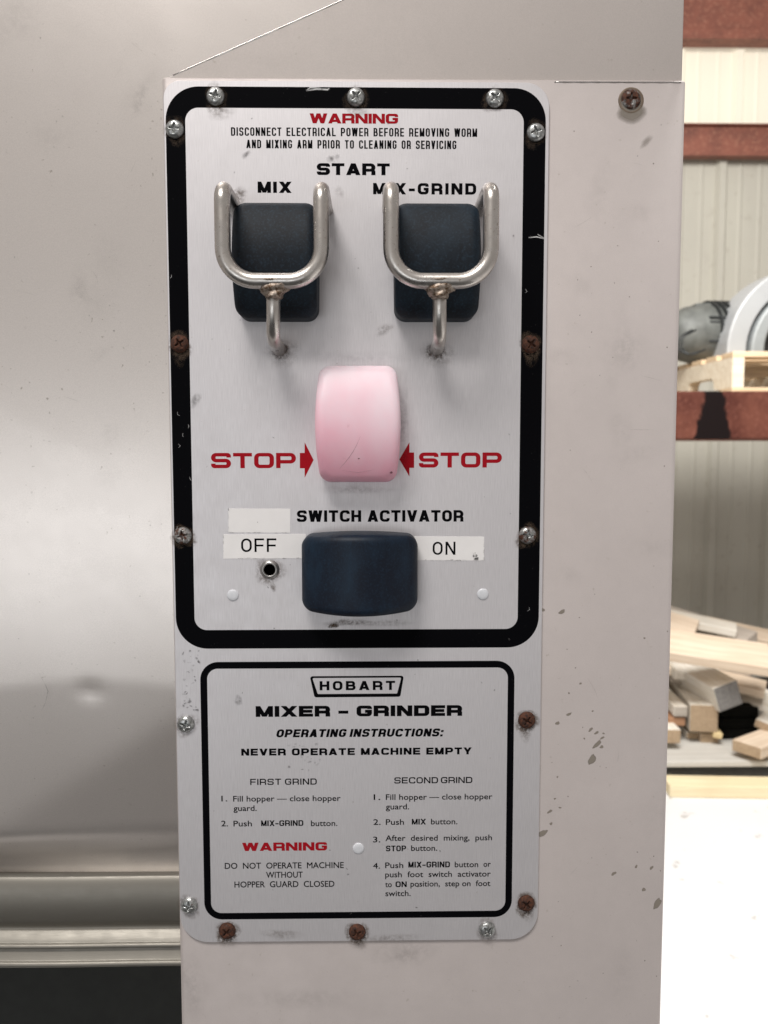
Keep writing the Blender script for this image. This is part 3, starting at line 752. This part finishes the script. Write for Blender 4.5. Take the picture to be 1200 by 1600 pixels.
G.spot(300, 1540, 30, 60, 0, .1, .12); G.spot(630, 1490, 60, 26, 0, .1, .14); G.spot(470, 1560, 120, 20, 0, .1, .08)
G.build('faint_smears', M_grime_shade, cover)
G = Decals(.0062)
for _ in range(10): G.spot(random.uniform(10, 240), random.uniform(20, 1000), random.uniform(12, 50), random.uniform(10, 50), random.uniform(0, 90), .1, random.uniform(.03, .09))
for _ in range(40): G.spot(random.uniform(4, 250), random.uniform(10, 1200), random.uniform(.8, 2.4), random.uniform(.8, 2.4), 0, .4, random.uniform(.15, .4))
for _ in range(9):
    u, v_ = random.uniform(10, 230), random.uniform(30, 1050); a = random.uniform(0, 6.28); L_ = random.uniform(12, 50)
    G.line([(u + L_ * t * cos(a) + 3 * sin(t * 3), v_ + L_ * t * sin(a)) for t in (0, .25, .5, .75, 1)], .6, .22)
G.line([(60, 1050), (70, 1068), (75, 1080), (71, 1098), (64, 1112)], 1.0, .5)
G.build('side_scratch', M_grime_shade, mach)
M_fold = m_flat('fold_glint', (.62, .60, .58), .25, 1.0, .2, 200)  # bright metal for thin edge tubes added to catch the highlight
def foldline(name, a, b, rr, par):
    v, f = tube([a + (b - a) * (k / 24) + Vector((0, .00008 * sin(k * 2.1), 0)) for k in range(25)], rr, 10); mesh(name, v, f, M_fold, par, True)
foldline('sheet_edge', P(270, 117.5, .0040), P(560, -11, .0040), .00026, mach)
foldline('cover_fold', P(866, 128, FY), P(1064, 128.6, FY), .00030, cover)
# highlight painted along the top fold of the cover, left of the bolt
G = Decals(FY - .00005); G.line([(868, 128.2), (890, 128), (915, 128.3), (938, 129)], 1.3, 1.0); G.build('fold_glint', M_scr, cover)
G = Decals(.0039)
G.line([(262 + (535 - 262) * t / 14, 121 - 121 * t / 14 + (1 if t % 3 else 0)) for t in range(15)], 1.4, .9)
G.build('sheet_edge_glint', M_scr, mach)  # painted highlight along the slanting sheet edge

# ================================================================== THE SHOP BEHIND
FZ = -1.1
def m_floor():
    s = NT('shop_floor_concrete'); n = s.noise(1.5, 5); n2 = s.noise(14, 4, .6)
    c = s.mix(s.rng(n, .35, .7, 0, .3), (.74, .74, .74), (.6, .6, .6)); c = s.mix(s.rng(n2, .64, .68, 0, .6), c, (.35, .32, .29))
    s.set('Base Color', c); s.set('Roughness', .45); return s.m
fl = mesh('floor', [(-12, -12, FZ), (14, -12, FZ), (14, 6, FZ), (-12, 6, FZ)], [(0, 1, 2, 3)], m_floor()); fl['kind'] = 'structure'
M_mat = m_flat('reflection_dark', (.03, .03, .03), .7, 0, .4, 30)
mt = box('reflection_mat', (-2.6, .9, -3.9, -.15, FZ, FZ + .012), M_mat, bev=.003); tag(mt, 'black slab added out of view to darken the reflections in the side panel', 'reflection helper')  # added out of view, only darkens what the side panel reflects

# wall of ribbed sheet with rust-red girts
wall = thing('ribbed_steel_wall', 'ribbed sheet metal shop wall behind the rack with a bright daylight strip', 'wall', (1.6, 3.97, FZ))
WY = 3.97
def ribbed(z0, z1, x_first, x0=-1.5, x1=5.0, pitch=.305, y=WY):
    pr = [(x0, y)]; k = math.ceil((x0 - x_first) / pitch); 
    while x_first + k * pitch < x1:
        c = x_first + k * pitch
        pr += [(c - .032, y), (c - .016, y - .03), (c + .016, y - .03), (c + .032, y)]
        for q in (.102, .204): pr += [(c + q - .012, y), (c + q - .006, y - .004), (c + q + .006, y - .004), (c + q + .012, y)]
        k += 1
    pr.append((x1, y)); V = []
    for (x, yy) in pr: V += [(x, yy, z0), (x, yy, z1)]
    return V, [(2 * i, 2 * i + 2, 2 * i + 3, 2 * i + 1) for i in range(len(pr) - 1)]
def m_wall():
    s = NT('painted_wall_sheet'); n = s.noise(3, 5, .6, (1, 1, .4)); n2 = s.noise(20, 3)
    c = s.mix(s.rng(n, .35, .7, 0, .5), (.52, .50, .43), (.42, .40, .35)); c = s.mix(s.rng(n2, .6, .8, 0, .3), c, (.25, .2, .15))
    s.set('Base Color', c); s.set('Roughness', .6); return s.m
M_wall = m_wall()
rx = PD(1112, 760, 4.4).x
z2 = PD(1150, 220, 4.35).z
v, f = ribbed(FZ, z2, rx); mesh('wall_sheet', v, f, M_wall, wall)
s = NT('daylight_fibreglass'); s.set('Base Color', (.60, .56, .47)); s.set('Emission Color', (1.0, .90, .72)); s.b.inputs['Emission Strength'].default_value = .38; s.set('Roughness', .5)
v, f = ribbed(z2 + .002, 4.0, PD(1153, 130, 4.4).x, y=WY + .003); mesh('daylight_panel', v, f, s.m, wall)
def m_redox(name='red_oxide_steel', stain=True):
    s = NT(name); n = s.noise(9, 5, .65); n2 = s.noise(60, 4, .6)
    c = s.mix(s.rng(n, .38, .68), (.25, .085, .055), (.15, .052, .036)); c = s.mix(s.rng(n2, .52, .72, 0, .6), c, (.42, .20, .13))
    s.set('Base Color', c); s.set('Roughness', .6); return s.m
M_red2 = m_redox()
def channel(z0, z1, y, x0, x1, d=.06, t=.006, lip=.018):
    pr = [(y, z0), (y + d, z0), (y + d, z0 + t), (y + t, z0 + t), (y + t, z1 - t), (y + d, z1 - t), (y + d, z1), (y, z1)]
    n = len(pr); V = [(x0, a, b) for a, b in pr] + [(x1, a, b) for a, b in pr]
    return V, [tuple(range(n)), tuple(range(2 * n - 1, n - 1, -1))] + [(i, (i + 1) % n, n + (i + 1) % n, n + i) for i in range(n)]
gy = 4.3 - DIST
for (vt, vb) in ((-60, 66), (196, 243)):
    a = PD(1150, vt, 4.3).z; b = PD(1150, vb, 4.3).z
    parts = [channel(b, a, gy, -1.5, 5.0)]
    if vt > 0: parts.append(boxvf(-1.5, 5, gy - .03, gy, a - .006, a - .0005))
    else: parts.append(boxvf(-1.5, 5, gy - .035, gy, b + .0005, b + .045))
    v, f = join(parts); mesh('girt', v, f, M_red2, wall)

# pallet rack
rack = thing('pallet_rack', 'rust-red steel pallet rack carrying the pallet with the motor', 'storage rack', (1.4, 2.5, FZ))
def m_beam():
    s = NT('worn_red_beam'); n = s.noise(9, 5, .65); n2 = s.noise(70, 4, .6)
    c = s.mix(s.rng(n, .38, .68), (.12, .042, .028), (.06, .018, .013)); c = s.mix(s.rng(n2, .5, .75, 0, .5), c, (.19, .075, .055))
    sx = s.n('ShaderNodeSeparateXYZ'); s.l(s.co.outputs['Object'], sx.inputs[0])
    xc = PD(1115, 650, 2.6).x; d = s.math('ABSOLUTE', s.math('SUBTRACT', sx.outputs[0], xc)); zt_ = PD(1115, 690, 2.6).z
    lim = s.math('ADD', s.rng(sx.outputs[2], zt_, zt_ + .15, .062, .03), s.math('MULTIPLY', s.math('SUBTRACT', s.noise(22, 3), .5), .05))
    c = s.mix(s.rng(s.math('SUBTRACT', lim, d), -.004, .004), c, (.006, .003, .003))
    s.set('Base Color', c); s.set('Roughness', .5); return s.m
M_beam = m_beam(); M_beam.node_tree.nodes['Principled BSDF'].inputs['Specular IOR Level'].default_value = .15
b0 = PD(1120, 686, 2.6).z; b1 = PD(1120, 611, 2.6).z; ry = 2.6 - DIST
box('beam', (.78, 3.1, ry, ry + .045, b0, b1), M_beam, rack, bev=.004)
box('beam', (.78, 3.1, ry + .95, ry + .995, b0, b1), M_red2, rack, bev=.004)
for x in (.70, 3.1):
    for y in (ry, ry + .92): box('upright', (x, x + .08, y, y + .075, FZ, .9), M_red2, rack, bev=.004)
M_deck = m_flat('deck_board', (.33, .27, .2), .8, 0, .5, 8)
for k in range(8): box('deck_slat', (.80 + k * .29, .80 + k * .29 + .10, ry + .05, ry + .94, b1 - .02, b1 - .002), M_deck, rack, bev=.002)

def m_wood(name, c1, c2, sc=1.0, streak=(.6, 12, 12)):
    s = NT(name); n = s.noise(6 * sc, 5, .6, streak, .6, rnd=True); n2 = s.noise(3, 3, rnd=True)
    c = s.mix(s.rng(n, .35, .68), c1, c2); c = s.mix(s.rng(n2, .5, .8, 0, .35), c, tuple(x * .6 for x in c2))
    s.set('Base Color', c); s.set('Roughness', .75); s.bump(n, .2, .002); return s.m
M_pine = m_wood('pine', (.72, .56, .38), (.58, .40, .23)); M_pale = m_wood('pale_spruce', (.80, .72, .58), (.66, .55, .40)); M_grey = m_wood('weathered_wood', (.38, .34, .29), (.26, .22, .18)); M_brown = m_wood('brown_wood', (.40, .22, .12), (.26, .13, .07))
M_dgrey = m_wood('dark_grey_end', (.20, .19, .18), (.12, .115, .11), 3, (6, 6, 6)); M_dbrown = m_wood('shade_dark_wood', (.05, .035, .025), (.03, .02, .015))
M_endg = m_wood('end_grain', (.42, .31, .20), (.30, .21, .13), 3, (6, 6, 6))

# pallet on the rack
pz = b1; px0 = PD(1145, 560, 2.7).x; py0 = 2.7 - DIST; pal = thing('wooden_pallet', 'pale wooden pallet standing on the rust-red beam under the motor', 'pallet', (px0 + .5, py0 + .5, pz))
ph = PD(1145, 549, 2.7).z - pz
def stringer(x):
    L = 1.0; t = .018; h0, h1 = pz + t, pz + ph - t; pr = [(0, h0), (.13, h0)]
    a, b, d = .13, .36, .042
    def notch(a, b): return [(a, h0), (a + .012, h0 + d * .8), (a + .03, h0 + d), (b - .03, h0 + d), (b - .012, h0 + d * .8), (b, h0)]
    pr = [(0, h0)] + notch(.14, .38) + notch(.62, .86) + [(L, h0), (L, h1), (0, h1)]
    n = len(pr); V = [(x, py0 + a, b) for a, b in pr] + [(x + .038, py0 + a, b) for a, b in pr]
    return V, [tuple(range(n)), tuple(range(2 * n - 1, n - 1, -1))] + [(i, (i + 1) % n, n + (i + 1) % n, n + i) for i in range(n)]
for x in (px0, px0 + .48, px0 + .96):
    v, f = stringer(x); mesh('stringer', v, f, M_pale, pal)
for k in range(8): box('deck_board', (px0, px0 + 1.0, py0 + k * .13, py0 + k * .13 + .09, pz + ph - .018, pz + ph), M_pine, pal, bev=.002)
for k in range(4): box('bottom_board', (px0, px0 + 1.0, py0 + k * .30, py0 + k * .30 + .10, pz, pz + .018), M_pine, pal, bev=.002)

# motor on the pallet
mz = pz + ph
mot = thing('geared_motor', 'old grey geared motor with a white hood on the pallet', 'electric motor', (px0 + .4, py0 + .35, mz))
M_mgrey = m_flat('dirty_motor_grey', (.125, .13, .12), .55, .1, .7, 22, dark=.35); M_mwhite = m_flat('white_hood_paint', (.37, .38, .385), .35, 0, .3, 12, dark=.75); M_mdark = m_flat('motor_black', (.02, .022, .022), .5, 0, .4, 40)
M_mteal = m_flat('blue_grey_paint', (.27, .29, .295), .4, 0, .4, 20)
dm = 2.93; hc = PD(1268, 532, dm)
def arch(ro, ri, y0, y1, zc, zb, xc):
    V = []; n = 28; pr = []
    pr.append((xc - ro, zb, xc - ri, zb))
    for k in range(n + 1): a = pi - pi * k / n; pr.append((xc + ro * cos(a), zc + ro * sin(a), xc + ri * cos(a), zc + ri * sin(a)))
    pr.append((xc + ro, zb, xc + ri, zb)); Fs = []
    for (a, b, c, d) in pr: V += [(a, y0, b), (c, y0, d), (c, y1, d), (a, y1, b)]
    for i in range(len(pr) - 1):
        for k in range(4): Fs.append((4 * i + k, 4 * i + (k + 1) % 4, 4 * i + 4 + (k + 1) % 4, 4 * i + 4 + k))
    Fs += [(0, 1, 2, 3), tuple(4 * (len(pr) - 1) + k for k in (3, 2, 1, 0))]
    return V, Fs
R1 = .305
v, f = arch(R1, R1 - .068, hc.y - .02, hc.y + .16, hc.z - .04, mz, hc.x); mesh('hood', v, f, M_mwhite, mot, bev=.006)
v, f = arch(R1 - .078, R1 - .125, hc.y - .035, hc.y + .16, hc.z - .04, mz, hc.x); mesh('inner_flange', v, f, M_mteal, mot, bev=.008)
v, f = arch(R1 - .07, .0, hc.y + .05, hc.y + .15, hc.z - .04, mz, hc.x); mesh('casing', v, f, M_mdark, mot)
RX = Matrix.Rotation(radians(90), 4, 'Z')
mc = Matrix.Translation((hc.x - .155, hc.y + .19, mz + .105)) @ Matrix.Rotation(radians(8), 4, 'Z') @ RX
v, f = lathe([(.02, .275), (.05, .27), (.072, .25), (.088, .215), (.098, .16), (.102, .0), (.102, -.1)], 36, mc @ Matrix.Scale(1.12, 4)); mesh('motor_housing', v, f, M_mgrey, mot, True)
fins = []
for k in range(6):
    y = .03 + k * .021; r_ = .103 - max(0, (y - .13)) * .10
    fins.append(lathe([(r_ - .02, y), (r_ + .008, y), (r_ + .008, y + .006), (r_ - .02, y + .006)], 30, mc @ Matrix.Scale(1.12, 4)))
v, f = join(fins); mesh('cooling_fins', v, f, M_mdark, mot)
for k in range(6): box('louver', (hc.x - .335, hc.x - .275, hc.y + .060, hc.y + .095, mz + .065 + k * .017, mz + .073 + k * .017), M_mdark, mot, bev=.001)
box('terminal_box', (hc.x - .36, hc.x - .27, hc.y + .13, hc.y + .23, mz + .18, mz + .215), M_mgrey, mot, bev=.006, M=None)
v, f = arch(.118, .102, hc.y + .04, hc.y + .07, mz + .10, mz, hc.x - .30); 
for k, (dx, dz) in enumerate(((0, .0), (.012, -.01))):
    q = [Vector((hc.x - .42 + dx, hc.y - .0, mz + .10)), Vector((hc.x - .47 + dx, hc.y - .01, mz + .075)), Vector((hc.x - .475 + dx, hc.y - .01, mz + .03)), Vector((hc.x - .44 + dx, hc.y - .02, mz + .012 + dz * .2)), Vector((hc.x - .38, hc.y - .02, mz + .03))]
    v, f = tube(round_path(q, .03, 6), .0035, 8); mesh('cable', v, f, M_mdark, mot, True)

# lumber
def board(name, u, v_, dist, w, h, L, yaw, pitch, roll, mat, label, endmat=None, cat='board', group='lumber lying on the low shelf'):
    "near end face centred on (u,v_) at dist; runs away along yaw (0 = straight back, + = to the right)"
    c = PD(u, v_, dist)
    M = Matrix.Translation(c) @ Matrix.Rotation(radians(-yaw), 4, 'Z') @ Matrix.Rotation(radians(pitch), 4, 'X') @ Matrix.Rotation(radians(roll), 4, 'Y')
    vs, fs = boxvf(-w / 2, w / 2, 0, L, -h / 2, h / 2)
    o = mesh(name, vs, fs, mat, None, bev=.003); o.matrix_world = M; o.matrix_basis = M
    if endmat:
        o.data.materials.append(endmat)
        for p in o.data.polygons:
            if abs(p.normal.y) > .9: p.material_index = 1
    return tag(o, label, cat, group)
def wy(name, c1, c2): return m_wood(name, c1, c2, 1, (12, .6, 12))
Y_pale = wy('sawn_pale', (.76, .72, .65), (.62, .56, .46)); Y_pine = wy('sawn_pine', (.72, .60, .47), (.56, .43, .31)); Y_grey = wy('sawn_grey', (.50, .44, .38), (.36, .31, .26)); Y_tan = wy('sawn_tan', (.66, .52, .28), (.56, .42, .22))
shz = PD(1120, 1190, 2.6).z
M_pl = m_wood('grey_plywood', (.56, .54, .50), (.42, .40, .36))
sh = thing('low_shelf', 'grey plywood shelf just off the floor under the lumber pile', 'shelf', (1.5, 2.6, FZ))
box('shelf_board', (.75, 3.0, 2.6 - DIST, 3.75 - DIST, shz - .018, shz), M_pl, sh, bev=.002)
for x in (.80, 1.9, 2.8): box('bearer', (x, x + .09, 2.68 - DIST, 3.7 - DIST, FZ, shz - .019), M_mdark, sh, bev=.003)
board('timber', 1100, 1123, 2.75, .092, .094, .95, 8, 0, 0, Y_pale, 'square cut timber with a tan end facing forward, in the middle of the pile', M_endg, 'timber')
board('timber', 1138, 1088, 2.72, .088, .088, .95, -8, 2, -18, Y_pale, 'white timber with a dark grey end, tilted beside the tan-ended timber', M_dgrey, 'timber')
board('batten', 1064, 1112, 2.76, .045, .036, .8, 4, 0, 0, Y_pale, 'thin pale batten with a grey end, left of the square timber', M_grey, 'batten')
board('batten', 1057, 1128, 2.77, .06, .030, .8, 2, 0, 0, M_brown, 'red-brown batten below the grey-ended batten', M_brown, 'batten')
board('batten', 1052, 1151, 2.70, .05, .048, .8, 2, 0, 0, Y_pale, 'short pale batten lowest at the left of the pile', M_endg, 'batten')
board('batten', 1109, 1155, 2.77, .060, .034, .8, 6, 0, 0, Y_pine, 'flat batten directly under the square timber', M_endg, 'batten')
board('batten', 1082, 1150, 2.80, .04, .024, .8, 6, 0, 0, Y_pale, 'small batten end showing between the lowest pieces', M_endg, 'batten')
board('board', 1206, 1032, 2.70, .150, .036, 1.4, -80, 7, -20, Y_pine, 'long pinkish pine board lying across the top of the pile', None)
board('board', 1246, 1122, 2.80, .150, .036, .62, -38, 10, -10, Y_pale, 'pale board slanting down to the right below the top board', None)
board('board', 1166, 1008, 3.0, .150, .04, .8, -35, 6, -20, Y_grey, 'greyish board behind the top board, near the middle', Y_grey)
board('board', 1216, 1003, 3.1, .10, .04, .8, -62, 8, -14, Y_pine, 'tan board furthest right at the back of the pile', None)
board('board', 1086, 990, 3.0, .14, .036, .9, -62, 12, -22, Y_pine, 'pinkish board end highest at the left of the pile', None)
board('board', 1166, 1171, 2.60, .10, .038, .7, 55, 0, 0, Y_pine, 'tan board lying flat on the shelf at its right end', M_endg)
board('board', 1196, 1136, 2.72, .07, .028, .6, 40, 0, 14, Y_pale, 'short splintered board above the flat tan board', M_endg)
for (u, v_, d, w, h, L, yw, pt, rl, mt_, lb) in (
    (1092, 1058, 2.90, .17, .036, .75, 6, 3, 4, Y_pale, 'wide white plank running back under the long pine board'),
    (1178, 1048, 2.95, .09, .03, .8, -50, 6, -12, Y_grey, 'thin grey board under the long pine board'),
    (1196, 1078, 2.86, .10, .03, .7, -62, 8, -8, Y_pine, 'tan board just under the pale slanting board'),
    (1240, 1150, 2.85, .09, .03, .6, -70, 6, 8, Y_tan, 'dull tan board low at the right of the pile'),
    (1070, 1062, 2.95, .09, .04, .7, 12, 2, 10, Y_grey, 'grey weathered batten high at the left of the pile'),
    (1122, 1150, 2.74, .03, .02, .5, 10, 0, 10, Y_tan, 'thin tan stick beside the flat batten'),
    (1150, 985, 3.05, .08, .03, .7, -70, 9, -10, Y_pale, 'pale thin board on top at the back of the pile')):
    board('board', u, v_, d, w, h, L, yw, pt, rl, mt_, lb)
board('board', 1250, 1110, 3.25, .05, .26, 1.2, -88, 0, 0, M_dbrown, 'near-black board added on edge to deepen the shade behind the pile', None)  # added board, darkness behind the pile put into its colour
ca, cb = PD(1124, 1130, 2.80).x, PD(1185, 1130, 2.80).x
cr = thing('gap_shade_box', 'low black box added to stand for the shade in the lumber gap', 'crate', ((ca + cb) / 2, 2.45, shz))  # added box, its near-black colour stands for shade between the boards
M_blk = m_flat('gap_shade_black', (.006, .006, .005), .9, 0, .5, 30, spec=.05)
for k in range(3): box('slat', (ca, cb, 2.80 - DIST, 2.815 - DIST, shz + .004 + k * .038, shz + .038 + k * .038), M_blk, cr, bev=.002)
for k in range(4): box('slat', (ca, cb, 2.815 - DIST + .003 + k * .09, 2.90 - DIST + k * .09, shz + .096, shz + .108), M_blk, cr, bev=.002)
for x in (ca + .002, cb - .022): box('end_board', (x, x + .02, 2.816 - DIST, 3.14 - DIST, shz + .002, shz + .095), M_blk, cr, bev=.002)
# plank on the floor in front
c = PD(1046, 1262, 2.52)
M = Matrix.Translation((c.x, c.y, FZ + .019)) @ Matrix.Rotation(radians(-3.5), 4, 'Z')
vs, fs = boxvf(0, 1.9, 0, .09, -.019, .019)
pk = mesh('plank', vs, fs, m_wood('floor_plank', (.80, .70, .48), (.70, .56, .34)), None, bev=.003); pk.matrix_basis = M
tag(pk, 'long tan plank lying on the white floor in front of the shelf', 'plank')
